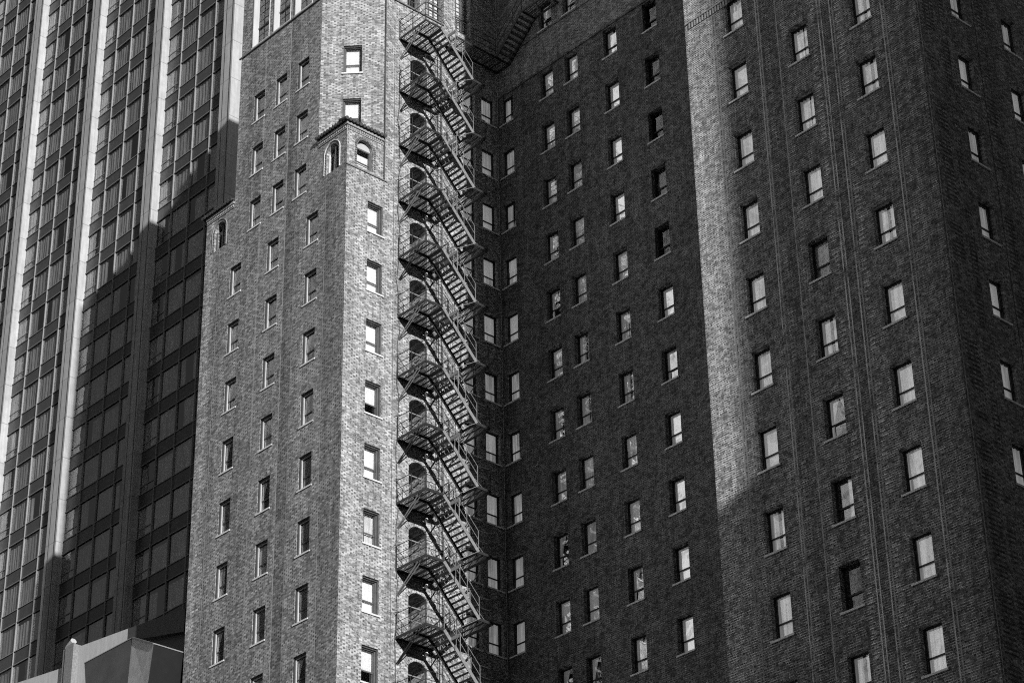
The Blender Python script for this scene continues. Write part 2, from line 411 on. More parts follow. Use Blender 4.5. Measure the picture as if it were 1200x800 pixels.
def pane_mesh():
    m = MB(); m.quad((0.1, 0.25, 0.64), (0.9, 0.25, 0.64), (0.9, 0.25, 1.6), (0.1, 0.25, 1.6)); m.quad((0.1, 0.277, 0.1), (0.9, 0.277, 0.1), (0.9, 0.277, 0.66), (0.1, 0.277, 0.66))
    return m
def sill_mesh():
    m = MB(); m.box(0.0, W, -0.055, -0.002, 0.0, H0); m.box(0.072, 0.928, -0.002, 0.2, 0.003, H0 + 0.004); return m
def curtain_mesh(spans, z0=0.1, z1=1.62, y=0.345, amp=0.025, waves=9):
    m = MB()
    for (a, b) in spans:
        n = max(6, int((b - a) * 46)); ph = random.random() * 6
        pts = []
        for k in range(n + 1):
            x = a + (b - a) * k / n
            pts.append((x, y + amp * math.sin(ph + x * waves * 6.28) + amp * .5 * math.sin(ph * 2 + x * waves * 3.1)))
        for (xa, ya), (xb, yb) in zip(pts[:-1], pts[1:]):
            m.quad((xa, ya, z0), (xb, yb, z0), (xb, yb + 0.01, z1), (xa, ya + 0.01, z1))
    return m
def flat_blind(z0, z1, y=0.33, a=0.08, b=0.92):
    m = MB(); m.box(a, b, y, y + 0.008, z0, z1); m.box(a, b, y - 0.008, y + 0.016, z0 - 0.02, z0); return m
def tied_curtain():
    m = MB()
    for side in (0, 1):
        for k in range(8):
            for j in range(8):
                def P(i, jj):
                    t = jj / 8; z = 1.62 - 1.5 * t; wdt = 0.42 - 0.30 * math.sin(min(1, t * 1.25) * math.pi / 2) * (1 if t < .8 else 1 - (t - .8) * 1.2)
                    x = 0.08 + wdt * i / 8
                    return (x if side == 0 else 1.0 - x, 0.35 + 0.02 * math.sin(i * 2.2), z)
                m.quad(P(k, j), P(k + 1, j), P(k + 1, j + 1), P(k, j + 1))
    return m

ME = {}
ME['pane'] = lambda g_: pane_mesh().mesh('pane', g_)
PANE = {k: pane_mesh().mesh('pane', M[k]) for k in ('glass', 'glass_low', 'glass_dark', 'glass_court')}
SILL = {k: sill_mesh().mesh('sill', M[k]) for k in ('sill', 'sill_shade')}
FRAME = {'dark': frame_mesh('sash_frame', M['frame_dark']), 'grey': frame_mesh('sash_frame_grey', [M['frame_grey'], M['frame_dark']], True, 'two'),
         'heavy': frame_mesh('sash_frame_heavy', M['frame_mid'], True), 'heavy_muntin': frame_mesh('sash_frame_muntin', M['frame_mid'], True, 'muntin'),
         'mid': frame_mesh('sash_frame_mid', M['frame_mid'])}
CUR = {}
def addc(k, m, mat): CUR[k] = m.mesh('curtain', M[mat])
addc('full', curtain_mesh([(0.08, 0.92)]), 'curtain')
addc('full2', curtain_mesh([(0.08, 0.50), (0.52, 0.92)], waves=7, amp=0.03), 'curtain')
addc('gap', curtain_mesh([(0.08, 0.40), (0.55, 0.92)], waves=8), 'curtain')
addc('right', curtain_mesh([(0.50, 0.92)], waves=8), 'curtain')
addc('left', curtain_mesh([(0.08, 0.60)], waves=8), 'curtain')
addc('tied', tied_curtain(), 'curtain')
addc('blind', flat_blind(0.1, 1.62), 'blind')
addc('half', flat_blind(0.75, 1.62), 'blind')
addc('half2', flat_blind(1.1, 1.62), 'blind')
addc('grey', curtain_mesh([(0.08, 0.92)], waves=8), 'curtain_grey')
for k_ in list(CUR):
    if k_ != 'grey':
        c_ = CUR[k_].copy(); c_.materials[0] = M['blind_lit'] if k_ in ('blind', 'half', 'half2') else M['curtain_lit']; CUR[k_ + '_lit'] = c_
ROOM = MB(); ROOM.quad((0, 1.2, -0.2), (1.0, 1.2, -0.2), (1.0, 1.2, 1.9), (0, 1.2, 1.9)); ROOM = ROOM.mesh('room_back', M['room'])

def place(name, me, parent, loc=(0, 0, 0), rz=0):
    o = bpy.data.objects.new(name, me); C.objects.link(o); o.parent = parent; o.location = loc; o.rotation_euler = (0, 0, rz); return o

def window(kind, world_origin, rz, frame, glassk, sillk, curtain, wide=1.0, deep=1.0):
    w = place(kind, FRAME[frame], hotel, Vector(world_origin) - HB, rz); w.scale = (wide, deep, 1)
    place('pane', PANE[glassk], w); place('sill', SILL[sillk], w)
    if curtain: 
        cset = curtain if isinstance(curtain, (list, tuple)) else [curtain]
        for c in cset:
            lit = kind == 'curtained_window' and glassk != 'glass_dark' or (glassk == 'glass_low' and sillk == 'sill_shade')
            place('blind' if c.startswith('half') or c == 'blind' else 'curtain', CUR[c + '_lit' if lit and c != 'grey' else c], w)
    return w

HALF = math.pi / 2
holes = {k: [] for k in ('F1', 'F1u', 'CH', 'F2', 'F2u', 'D', 'Du', 'R', 'FR')}
def hole(L, k, wide=1.0): return (L + 0.07 * wide, L + 0.93 * wide, row(k) + H0, row(k) + H1, 0)

# street wing (sun grazing it)
sun_c = ['blind', 'full', 'tied', 'full2', 'full', 'half', 'grey', 'tied']
for L, ks in ((-71.83, range(3, 11)), (-74.68, range(3, 11)), (-77.49, range(3, 10))):
    for k in ks:
        holes['F1'].append(hole(L, k)); window('sash_window', (L, YF, row(k)), 0, 'grey', 'glass_low', 'sill', random.choice(['full', 'grey', 'tied', 'grey', 'gap', 'left', 'tied', 'right']), deep=0.72)
for L in (-72.79, -74.47, -76.18):
    for k in (0, 1, 2):
        holes['F1u'].append(hole(L, k)); window('sash_window', (L, YF, row(k)), 0, 'grey', 'glass_low', 'sill', random.choice(['grey', 'grey', 'full']), deep=0.72)
for k in (0, 1):
    u = 0.97
    holes['CH'].append(hole(u, k)); window('sash_window', T_C(u, 0, row(k)), math.pi / 4, 'heavy', 'glass_low', 'sill', 'blind')
for k in range(3, 11):
    holes['F2'].append(hole(55.08, k)); window('sash_window', (XF2, 55.08, row(k)), HALF, 'heavy_muntin' if k in (8,) else 'heavy', 'glass_low', 'sill', ['blind', 'blind', 'blind', 'half', 'blind', 'full', 'blind', 'half'][k - 3])
for L in (61.88, 60.62):
    for k in range(0, 11):
        holes['F2u' if k < 2 else 'F2'].append(hole(L, k)); window('sash_window', (XF2, L, row(k)), HALF, 'dark', 'glass_low', 'sill_shade', random.choice(['full', 'blind', 'full2', ['half', 'full']]))

# court wall, right wing, side wall
for L, ks in ((-68.76, range(0, 10)), (-65.98, range(0, 11)), (-64.31, range(0, 11)), (-61.75, range(0, 11)), (-59.20, range(0, 11))):
    for k in ks:
        holes['D'].append(hole(L, k))
        dark = L == -59.20 and k < 5
        window('curtained_window', (L, YD, row(k)), 0, 'dark', 'glass_dark' if dark else 'glass_court' if L > -68 else 'glass_low', 'sill_shade',
               'grey' if dark and k % 2 else None if dark else random.choice(['full', 'full2', 'gap', 'blind', 'tied', 'full', 'blind', ['half2', 'full']]))
for L in (-65.98, -64.31):
    z = 69.70
    holes['Du'].append((L + 0.07, L + 0.93, z + H0, z + H1, 0))
    window('curtained_window', (L, YD, z), 0, 'dark', 'glass', 'sill_shade', 'tied')
cr = {('a', 13): 'full', ('b', 8): ['half', 'left'], ('b', 6): 'full2', ('b', 10): 'tied', ('b', 11): 'right', ('b', 12): None, ('c', 6): 'gap', ('b', 7): 'full'}
for nm, L, ks in (('a', -46.55, range(4, 15)), ('b', -43.64, range(4, 14)), ('c', -40.80, range(5, 14))):
    for k in ks:
        holes['R'].append(hole(L, k))
        c = cr.get((nm, k), random.choice(['full', 'full2', 'blind', 'full', 'gap']) if nm != 'a' else random.choice(['blind', 'full', 'blind', 'gap']))
        window('curtained_window', (L, YF, row(k)), 0, 'dark', 'glass_dark' if (nm, k) in (('b', 12), ('b', 8)) else 'glass', 'sill_shade', c)
for L, ks in ((55.93, range(5, 12)), (58.85, range(5, 8))):
    for k in ks:
        holes['FR'].append(hole(L, k)); window('curtained_window', (XFR, L, row(k)), HALF, 'dark', 'glass_low', 'sill_shade', 'blind' if k % 3 == 0 else 'full')

# the rest of the side wall, seen only from further right
for L, ks in ((55.93, range(12, 16)), (58.85, range(8, 16)), (61.8, range(4, 16)), (66.2, range(4, 16)), (70.4, range(4, 16))):
    for k in ks:
        holes['FR'].append(hole(L, k)); window('side_window', (XFR, L, row(k)), HALF, 'dark', 'glass_low', 'sill_shade', random.choice(['full', 'blind', 'tied']))

# ------------------------------------------------------------ hotel walls
PL = lambda k: 59.12 - 3 * (k - 2)                  # fire-escape platform heights, k = 2 at 59.12
arch_holes = [(57.56, 58.57, PL(k) + 0.02, PL(k) + 2.22, 0.26, 2.6) for k in range(0, 11)]
low = [h for h in arch_holes if h[3] < Z_SH]; up = [h for h in arch_holes if h[3] >= Z_SH]
def wallpart(u0, u1, z0, z1, hs, T, mat, name='wall', label=None):
    m = MB(); wall_sheet(m, u0, u1, z0, z1, hs, T); o = m.build(name, mat, hotel)
    if label: o['label'] = label
    return o
wallpart(XL, XF2, GZ, Z_SH, holes['F1'], T_Y(YF), M['brick_f1'])
F2near = [h for h in holes['F2'] if h[1] < 56.3]; F2far = [h for h in holes['F2'] if h[0] >= 56.3]
wallpart(53.93, 56.3, GZ, Z_SH, F2near, T_X(XF2), M['brick_f2'])
tall = [(-76.45, -75.10), (-74.77, -73.42), (-73.09, -71.74)]
tall_h = [(a, b, 70.34, 75.6, 0.62, 0.5) for a, b in tall]
wallpart(-77.30, -70.98, Z_SH, Z_TOP1, holes['F1u'] + tall_h, T_Y(YF), M['brick_f1'])
wallpart(0, 2.07 / S2, Z_SH, Z_TOP1, holes['CH'], T_C, M['brick_f2'])
f2u_big = [(60.32, 61.32, 70.30, 74.8, 0, 0.35), (58.60, 59.62, 70.30, 74.8, 0, 0.35), (57.36, 58.12, 70.30, 74.2, 0, 0.35)]
wallpart(56.0, 56.3, Z_SH, Z_TOP1, [], T_X(XF2), M['brick_f2'])
wallpart(56.3, YD, GZ, Z_TOP1, holes['F2u'] + F2far + arch_holes + f2u_big, T_X(XF2), M['brick_f2'])
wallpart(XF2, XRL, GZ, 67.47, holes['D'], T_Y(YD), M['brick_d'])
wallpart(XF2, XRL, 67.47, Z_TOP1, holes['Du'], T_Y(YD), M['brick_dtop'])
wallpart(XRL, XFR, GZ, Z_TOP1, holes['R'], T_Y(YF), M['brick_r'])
wallpart(YF, 85, GZ, Z_TOP1, holes['FR'], T_X(XFR), M['brick_fr'])
m = MB()
m.quad((XRL, YF, GZ), (XRL, YF, Z_TOP1), (XRL, YD, Z_TOP1), (XRL, YD, GZ))
m.quad((XL, YF, GZ), (XL, YF, Z_SH), (XL, 85, Z_SH), (XL, 85, GZ))
m.quad((XL, 56.1, Z_SH), (XL, 56.1, Z_TOP1), (XL, 85, Z_TOP1), (XL, 85, Z_SH))
m.quad((-77.3, YF, Z_SH), (XL, 56.1, Z_SH), (XL, 56.1, Z_TOP1), (-77.3, YF, Z_TOP1))
m.quad((XL, 85, GZ), (XFR, 85, GZ), (XFR, 85, Z_TOP1), (XL, 85, Z_TOP1))
m.build('wall', M['brick_d'], hotel)
m = MB()   # roofs: shoulders and main decks
m.poly([(XL, YF, Z_SH), (-77.3, YF, Z_SH), (XL, 56.1, Z_SH)]); m.poly([(-70.98, YF, Z_SH), (XF2, YF, Z_SH), (XF2, 56.0, Z_SH)])
m.poly([(-77.3, YF, Z_TOP1), (-70.98, YF, Z_TOP1), (XF2, 56.0, Z_TOP1), (XF2, YD, Z_TOP1), (XRL, YD, Z_TOP1), (XRL, YF, Z_TOP1), (XFR, YF, Z_TOP1), (XFR, 85, Z_TOP1), (XL, 85, Z_TOP1), (XL, 56.1, Z_TOP1)])
m.build('roof', M['roof'], hotel)
m = MB(); m.box(-72.0, -42.0, 58.84 + 4.2, 84.5, Z_TOP1 + 0.004, Z_TOP2)
m.box(XRL + 0.03, XFR - 0.03, YF + 0.03, 58.8, Z_TOP1 + 0.004, 90.0)
m.box(-79.40, -72.05, 60.4, 84.5, Z_TOP1 + 0.004, 88.0)
m.box(-72.0, -70.2, 58.84, 58.84 + 4.19, Z_TOP1 + 0.004, Z_TOP2 - 1.2)
m.build('upper_tower', M['brick_d'], hotel)

# ledges and string courses
m = MB()
m.box(-77.42, -70.98, YF - 0.07, YF - 0.003, Z_LEDGE + 0.0, Z_LEDGE + 0.07)
m.box(XF2 + 0.003, XF2 + 0.07, 56.05, 59.6, Z_LEDGE - 0.02, Z_LEDGE + 0.05)
m.prism([T_C(0.05, -0.08, Z_LEDGE - 0.02), T_C(2.88, -0.08, Z_LEDGE - 0.02), T_C(2.88, -0.002, Z_LEDGE - 0.02), T_C(0.05, -0.002, Z_LEDGE - 0.02)], (0, 0, 0.1))
m.build('ledge', M['ledge'], hotel)
m = MB(); m.box(XF2 + 0.003, XF2 + 0.05, 53.9, 56.22, 59.76, 59.82); m.build('ledge', M['ledge'], hotel)
m = MB(); m.box(XF2 + 0.1, XRL - 0.01, YD - 0.05, YD - 0.003, 67.42, 67.52); m.box(XF2 + 0.1, XRL - 0.01, YD - 0.03, YD - 0.003, 69.60, 69.66); m.build('string_course', M['brick_d'], hotel)
m = MB()   # short soldier-course frieze near the right wing's edge
for i in range(15): x = -48.25 + i * 0.135; m.box(x, x + 0.06, YF - 0.035, YF - 0.003, 55.12, 55.36)
m.box(-48.4, -46.2, YF - 0.045, YF - 0.003, 55.38, 55.43)
m.build('frieze', M['cornice'], hotel)

# arched balcony doorways on the sunny wall
for k in range(0, 11):
    z = PL(k)
    m = MB(); n = 14; a, b, top, rise = 57.56, 58.57, z + 2.22, 0.26
    half = (b - a) / 2; R = (half * half + rise * rise) / (2 * rise); cz = top - R; cu = (a + b) / 2; th = math.asin(half / R)
    for i in range(n):      # ring of header bricks, standing 25 mm proud
        t0 = -th + 2 * th * i / n; t1 = -th + 2 * th * (i + 0.86) / n
        ip = lambda t, r: (XF2 + 0.003, cu + r * math.sin(t), cz + r * math.cos(t))
        m.prism([ip(t0, R + .01), ip(t1, R + .01), ip(t1, R + .25), ip(t0, R + .25)], (0.025, 0, 0))
    dw = m.build('arched_doorway', M['arch_brick'], hotel)
    f = MB()
    f.box(XF2 - 0.36, XF2 - 0.30, 57.66, 57.71, z + 0.03, z + 1.75); f.box(XF2 - 0.36, XF2 - 0.30, 57.71, 58.5, z + 1.70, z + 1.75)
    f.bar((XF2 - 0.1, 57.58, z + 1.0), (XF2 - 0.1, 58.55, z + 1.0), 0.03); f.bar((XF2 - 0.1, 57.58, z + 0.55), (XF2 - 0.1, 58.55, z + 0.55), 0.03)
    f.build('gate_frame', M['alu'], dw)
    b_ = MB(); b_.quad((XF2 - 2.6, 57.4, z), (XF2 - 2.6, 58.8, z), (XF2 - 2.6, 58.8, z + 2.4), (XF2 - 2.6, 57.4, z + 2.4)); b_.build('door', M['room'], dw)

# tall gridded windows above the ledge
def grid_window(T, a, b, z0, z1, nx, nz, name, depth=0.34, surround=True, bright='curtain_grey', gl='glass', bar=0.03):
    m = MB(); s = bar
    def bx(u0, u1, y0, y1, za, zb, mi=0):
        P = [T(u0, y0, za), T(u1, y0, za), T(u1, y1, za), T(u0, y1, za)]
        m.prism(P, (0, 0, zb - za), mi)
    for i in range(nx + 1):
        u = a + 0.03 + (b - a - 0.06) * i / nx; bx(u - s / 2, u + s / 2, depth - 0.03, depth, z0, z1)
    for j in range(nz + 1):
        z = z0 + 0.03 + (z1 - z0 - 0.06) * j / nz; bx(a, b, depth - 0.028, depth - 0.002, z - s / 2, z + s / 2)
    for j in (1, 3):
        z = z0 + (z1 - z0) * j / 4; bx(a, b, depth - 0.08, depth - 0.03, z - 0.04, z + 0.04)
    w = m.build(name, M['frame_mid'], hotel)
    q = MB(); q.quad(T(a, depth - 0.012, z0), T(b, depth - 0.012, z0), T(b, depth - 0.012, z1), T(a, depth - 0.012, z1)); q.build('pane', M[gl], w)
    c = MB(); c.quad(T(a, depth + 0.15, z0), T(b, depth + 0.15, z0), T(b, depth + 0.15, z1), T(a, depth + 0.15, z1)); c.build('curtain', M[bright], w)
    if surround:
        q = MB()
        for (u0, u1) in ((a - 0.002, a + 0.06), (b - 0.03, b + 0.002)):
            P = [T(u0, -0.03, z0), T(u1, -0.03, z0), T(u1, depth - 0.04, z0), T(u0, depth - 0.04, z0)]; q.prism(P, (0, 0, z1 - z0 - 0.5))
        P = [T(a - 0.03, -0.05, z0 - 0.05), T(b + 0.03, -0.05, z0 - 0.05), T(b + 0.03, depth - 0.04, z0 - 0.05), T(a - 0.03, depth - 0.04, z0 - 0.05)]; q.prism(P, (0, 0, 0.07))
        q.build('surround', M['concrete'], w)
for a, b in tall: grid_window(T_Y(YF), a, b, 70.34, 75.6, 3, 12, 'gridded_window', bright='curtain_grey', gl='glass_low')
grid_window(T_X(XF2), 60.32, 61.32, 70.30, 74.8, 3, 9, 'gridded_window', surround=False, bright='blind', gl='glass_low', bar=0.055)
grid_window(T_X(XF2), 58.60, 59.62, 70.30, 74.8, 3, 6, 'gridded_window', surround=False, bright='blind', gl='glass_low', bar=0.05)
grid_window(T_X(XF2), 57.36, 58.12, 70.30, 74.2, 2, 6, 'gridded_window', surround=False, bright='room', gl='glass_dark')

# tile-roofed turrets on the shoulders
def turret(x0, x1, left):
    m = MB(); zt = 62.05
    xc = (x0 + x1) / 2
    arch1 = (xc - 0.42, xc + 0.42, Z_SH + 0.05, 61.38, 0.41, 0.30)
    wall_sheet(m, x0, x1, Z_SH + 0.002, zt, [arch1], T_Y(YF))
    if not left:
        arch2 = (54.5, 55.42, 59.95, 61.45, 0.45, 0.26)
        wall_sheet(m, YF, 56.0, Z_SH + 0.002, zt, [arch2], T_X(x1))
    else:
        m.quad((x0, YF, Z_SH), (x0, 56.1, Z_SH), (x0, 56.1, zt), (x0, YF, zt))
    w = m.build('turret', M['brick_f1'] if left else M['brick_f2'], hotel)
    if not left:                                 # the street-facing leaf keeps the darker brick of the wing
        w.data.materials.append(M['brick_f1'])
        for p in w.data.polygons:
            if abs(p.normal.y) > 0.7 and abs(p.center.y + HB.y - YF) < 0.01: p.material_index = 1
    # cornice and dentils
    c = MB(); zc = 61.72
    ov = 0.07
    c.box(x0 + (0 if left else 0.02), x1 + (ov if not left else -0.01), YF - ov, YF - 0.003, zc + 0.16, zc + 0.28)
    xs = np.arange(x0 + 0.05, x1 - 0.05, 0.125)
    for x in xs: c.box(x, x + 0.06, YF - 0.05, YF - 0.003, zc + 0.02, zc + 0.12)
    c.box(x0 + 0.02, x1 - 0.01, YF - 0.035, YF - 0.003, zc - 0.06, zc - 0.01)
    if not left:
        c.box(x1 + 0.003, x1 + ov, YF - 0.002, 56.0, zc + 0.16, zc + 0.28)
        for y in np.arange(YF + 0.03, 55.95, 0.125): c.box(x1 + 0.003, x1 + 0.05, y, y + 0.06, zc + 0.02, zc + 0.12)
        c.box(x1 + 0.003, x1 + 0.035, YF + 0.02, 56.0, zc - 0.06, zc - 0.01)
    c.build('cornice', M['cornice'], w)
    # roof: two planes rising to the chamfer wall, barrel tiles along the eaves
    r = MB(); e = 0.16; ze = 62.06
    if not left:
        A, B, Cc = (x0 + 0.02, YF - e, ze), (x1 + e, YF - e, ze), (x1 + e, 56.0, ze)
        P0, P1 = (x0 + 0.01, YF + 0.01, ze + 0.12), (x1 - 0.01, 55.99, ze + 0.12)
        mid = ((x0 + x1) / 2, (YF + 56.0) / 2, ze + 0.55)
        r.poly([A, B, mid, P0]); r.poly([B, Cc, P1, mid]); r.poly([A, (x0 + 0.02, YF, ze), (x1, YF, ze), (x1, 56, ze), Cc, B])
        for x in np.arange(x0 + 0.05, x1 + e, 0.2): r.tube([(x, YF - e - 0.04, ze + 0.02), (x, YF + 0.35, ze + 0.14)], 0.085, 8)
        for y in np.arange(YF - e, 55.98, 0.2): r.tube([(x1 + e + 0.04, y, ze + 0.02), (x1 - 0.35, y, ze + 0.14)], 0.085, 8)
    else:
        A, B, Cc = (x0 - e, YF - e, ze), (x1 - 0.02, YF - e, ze), (x0 - e, 56.1, ze)
        mid = ((x0 + x1) / 2, (YF + 56.1) / 2, ze + 0.55)
        r.poly([A, B, mid]); r.poly([Cc, A, mid]); r.poly([A, Cc, (x0, 56.1, ze), (x0, YF, ze), (x1 - .02, YF, ze), B])
        for x in np.arange(x0 - e, x1 - 0.03, 0.2): r.tube([(x, YF - e - 0.04, ze + 0.02), (x, YF + 0.35, ze + 0.14)], 0.085, 8)
        for y in np.arange(YF, 56, 0.15): r.tube([(x0 - e - 0.04, y, ze + 0.02), (x0 + 0.3, y, ze + 0.14)], 0.085, 8)
    r.build('roof', M['tile'], w)
    # arched windows: moulded surround with little twisted columns, frame, glass
    def arch_outline(T, a, b, z0, top, rise, wdt, out, n=14):
        q = MB(); half = (b - a) / 2; cu = (a + b) / 2; R = (half * half + rise * rise) / (2 * rise); cz = top - R; th = math.asin(min(1, half / R))
        pin = [(a, z0)] + [(cu + R * math.sin(-th + 2 * th * i / n), cz + R * math.cos(-th + 2 * th * i / n)) for i in range(n + 1)] + [(b, z0)]
        R2 = R + wdt
        pout = [(a - wdt, z0)] + [(cu + R2 * math.sin(-th + 2 * th * i / n), cz + R2 * math.cos(-th + 2 * th * i / n)) for i in range(n + 1)] + [(b + wdt, z0)]
        for i in range(len(pin) - 1):
            pts = [T(pin[i][0], -0.003, pin[i][1]), T(pin[i + 1][0], -0.003, pin[i + 1][1]), T(pout[i + 1][0], -0.003, pout[i + 1][1]), T(pout[i][0], -0.003, pout[i][1])]
            d = Vector(T(0, -out, 0)) - Vector(T(0, -0.003, 0)); q.prism(pts, d)
        return q
    T1 = T_Y(YF)
    arch_outline(T1, arch1[0] - 0.12, arch1[1] + 0.12, arch1[2], arch1[3] + 0.12, arch1[4] + 0.12, 0.03, 0.04).build('surround', M['stone'] if not left else M['cornice'], w)
    f = MB()
    f.box(arch1[0] + 0.02, arch1[0] + 0.09, YF + 0.10, YF + 0.16, arch1[2], 61.0); f.box(xc - 0.03, xc + 0.03, YF + 0.16, YF + 0.22, arch1[2], 61.3)
    f.box(arch1[1] - 0.09, arch1[1] - 0.02, YF + 0.10, YF + 0.16, arch1[2], 61.0); f.build('arched_window', M['stone'] if not left else M['frame_mid'], w)
    gq = MB(); gq.quad((arch1[0], YF + 0.25, arch1[2]), (arch1[1], YF + 0.25, arch1[2]), (arch1[1], YF + 0.25, arch1[3]), (arch1[0], YF + 0.25, arch1[3])); gq.build('pane', M['glass_dark'], w)
    cq = MB()     # beaded brick edge round the street-facing arch
    for i in range(13):
        z = arch1[2] + 0.05 + i * 0.085
        for xx in (arch1[0] - 0.09, arch1[1] + 0.03): cq.box(xx, xx + 0.06, YF - 0.03, YF - 0.003, z, z + 0.045)
    cq.build('quoin', M['ledge'], w)
    if not left:
        T2 = T_X(x1); a, b, z0, top, rise = arch2[:5]
        q = MB(); n = 16; half = (b - a) / 2; R = (half * half + rise * rise) / (2 * rise); cz = top - R; cu = (a + b) / 2; th = math.asin(min(1, half / R))
        for i in range(n + 2):
            t0 = -th + 2 * th * i / (n + 2); t1 = t0 + 2 * th * 0.55 / (n + 2)
            ip = lambda t, r_: T2(cu + r_ * math.sin(t), -0.003, cz + r_ * math.cos(t))
            q.prism([ip(t0, R + .02), ip(t1, R + .02), ip(t1, R + .14), ip(t0, R + .14)], (0.03, 0, 0))
        for i in range(9):
            z = z0 + 0.05 + i * 0.12
            for (ya, yb) in ((a - 0.13, a - 0.02), (b + 0.02, b + 0.13)): q.box(x1 + 0.003, x1 + 0.03, ya, yb, z, z + 0.06)
        q.build('quoin', M['ledge'], w)
        f = MB()
        def bx(u0, u1, y0, y1, za, zb): f.prism([T2(u0, y0, za), T2(u1, y0, za), T2(u1, y1, za), T2(u0, y1, za)], (0, 0, zb - za))
        bx(a, b, 0.14, 0.22, 60.95, 61.02); bx(a, a + 0.08, 0.14, 0.22, z0, 60.95); bx(b - 0.12, b, 0.12, 0.22, z0, 60.95)
        bx(a + 0.08, b - 0.12, 0.16, 0.22, 60.28, 60.32); bx(a, b, 0.14, 0.22, z0, z0 + 0.06)
        f.build('arched_window', M['frame_mid'], w)
        tq = MB(); tq.quad(T2(a, 0.2, 61.0), T2(b, 0.2, 61.0), T2(b, 0.2, top), T2(a, 0.2, top)); tq.build('tympanum', M['frame_grey'], w)
        gq = MB(); gq.quad(T2(a, 0.19, z0), T2(b, 0.19, z0), T2(b, 0.19, 60.96), T2(a, 0.19, 60.96)); gq.build('pane', M['glass_low'], w)
        bq = MB(); bq.quad(T2(a, 0.28, z0), T2(b, 0.28, z0), T2(b, 0.28, 60.75), T2(a, 0.28, 60.75)); bq.build('blind', M['blind'], w)
turret(-70.98, XF2, False)
turret(XL, -77.30, True)

# pipes and cables fixed to the hotel
m = MB(); m.tube([(XF2 + 0.05, 56.03, 59.86), (XF2 + 0.05, 56.03, 77)], 0.035); m.build('drainpipe', M['iron'], hotel)
m = MB(); m.tube([(XF2 + 0.035, YD - 0.035, 20), (XF2 + 0.035, YD - 0.035, 77)], 0.014, 6); m.build('conduit', M['conduit'], hotel)
m = MB()
pts = []
for i in range(60):
    z = 30 + i * 0.62; pts.append((XF2 + 0.03, 56.9 + 0.06 * math.sin(i * 0.9) + 0.04 * math.sin(i * 2.3), z))
m.tube(pts, 0.016, 5); m.build('cable', M['iron'], hotel)
m = MB(); m.tube([(XF2 + 0.02, 56.62, 30), (XF2 + 0.02, 56.62, 69)], 0.010, 5); m.build('cable', M['ledge'], hotel)
m = MB()
for x in (-77.05,): m.tube([(x, YF - 0.16, 74.2), (x, YF - 0.16, 74.6)], 0.09, 8); m.tube([(x, YF - 0.16, 74.6), (x + .15, YF - 0.1, 75)], 0.03, 6)
m.build('floodlight', M['iron'], hotel)

# ------------------------------------------------------------ fire escape
XO, XM, XI = -67.0, -67.96, XF2 + 0.02
FE_Y0, FE_Y1, FE_Y2 = 56.87, 57.84, 58.73
LY0, LY1 = 59.72, 60.48
fe = thing('fire_escape', (XF2, 58.7, 35.0), 'black iron zigzag fire escape climbing the sunlit brick wall beside the inner corner', 'fire escape')
def slats(m, x0, x1, y0, y1, z):
    n = int(round((x1 - x0) / 0.095))
    for i in range(1, n):
        x = x0 + (x1 - x0) * i / n; m.box(x - 0.005, x + 0.005, y0 + 0.03, y1 - 0.03, z - 0.03, z)
def plate_frame(m, x0, x1, y0, y1, z, d=0.10, bars=3):
    m.box(x0, x1, y0, y0 + 0.03, z - d, z); m.box(x0, x1, y1 - 0.03, y1, z - d, z)
    m.box(x0, x0 + 0.03, y0 + 0.03, y1 - 0.03, z - d, z); m.box(x1 - 0.03, x1, y0 + 0.03, y1 - 0.03, z - d, z)
    for i in range(1, bars + 1):
        y = y0 + (y1 - y0) * i / (bars + 1); m.box(x0 + 0.03, x1 - 0.03, y - 0.015, y + 0.015, z - 0.085, z - 0.032)
def rail(m, pts, h=1.0, post=True, w=0.022, mids=(0.5,)):
    for a, b in zip(pts[:-1], pts[1:]):
        a = Vector(a); b = Vector(b)
        for hh in (h,) + tuple(h * q for q in mids): m.bar(a + Vector((0, 0, hh)), b + Vector((0, 0, hh)), w)
    if post:
        for p in pts: m.bar(p, Vector(p) + Vector((0, 0, h)), w * 1.2)
def flight(par, x0, x1, ya, za, yb, zb, nt, lit):
    """Stair flight running along Y from (ya, za) down to (yb, zb)."""
    for x, grey in ((x0, False), (x1, lit)):  # sunlit flights take the paler iron, their light put into the colour
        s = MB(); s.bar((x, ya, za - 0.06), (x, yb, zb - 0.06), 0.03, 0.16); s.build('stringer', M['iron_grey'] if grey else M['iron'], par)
    t = MB()
    for i in range(1, nt):
        f = i / nt; y = ya + (yb - ya) * f; z = za + (zb - za) * f
        t.box(min(x0, x1) + 0.02, max(x0, x1) - 0.02, y - 0.065, y + 0.065, z - 0.02, z)
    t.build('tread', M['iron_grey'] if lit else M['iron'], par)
    for x in (x0, x1):
        r = MB(); n = 3
        for hh in (0.9, 0.5): r.bar((x, ya, za + hh), (x, yb, zb + hh), 0.022)
        for i in range(n + 1):
            f = i / n; y = ya + (yb - ya) * f; z = za + (zb - za) * f; r.bar((x, y, z), (x, y, z + 0.9), 0.02)
        r.build('handrail', [M['iron_grey'] if lit else M['iron']], par)
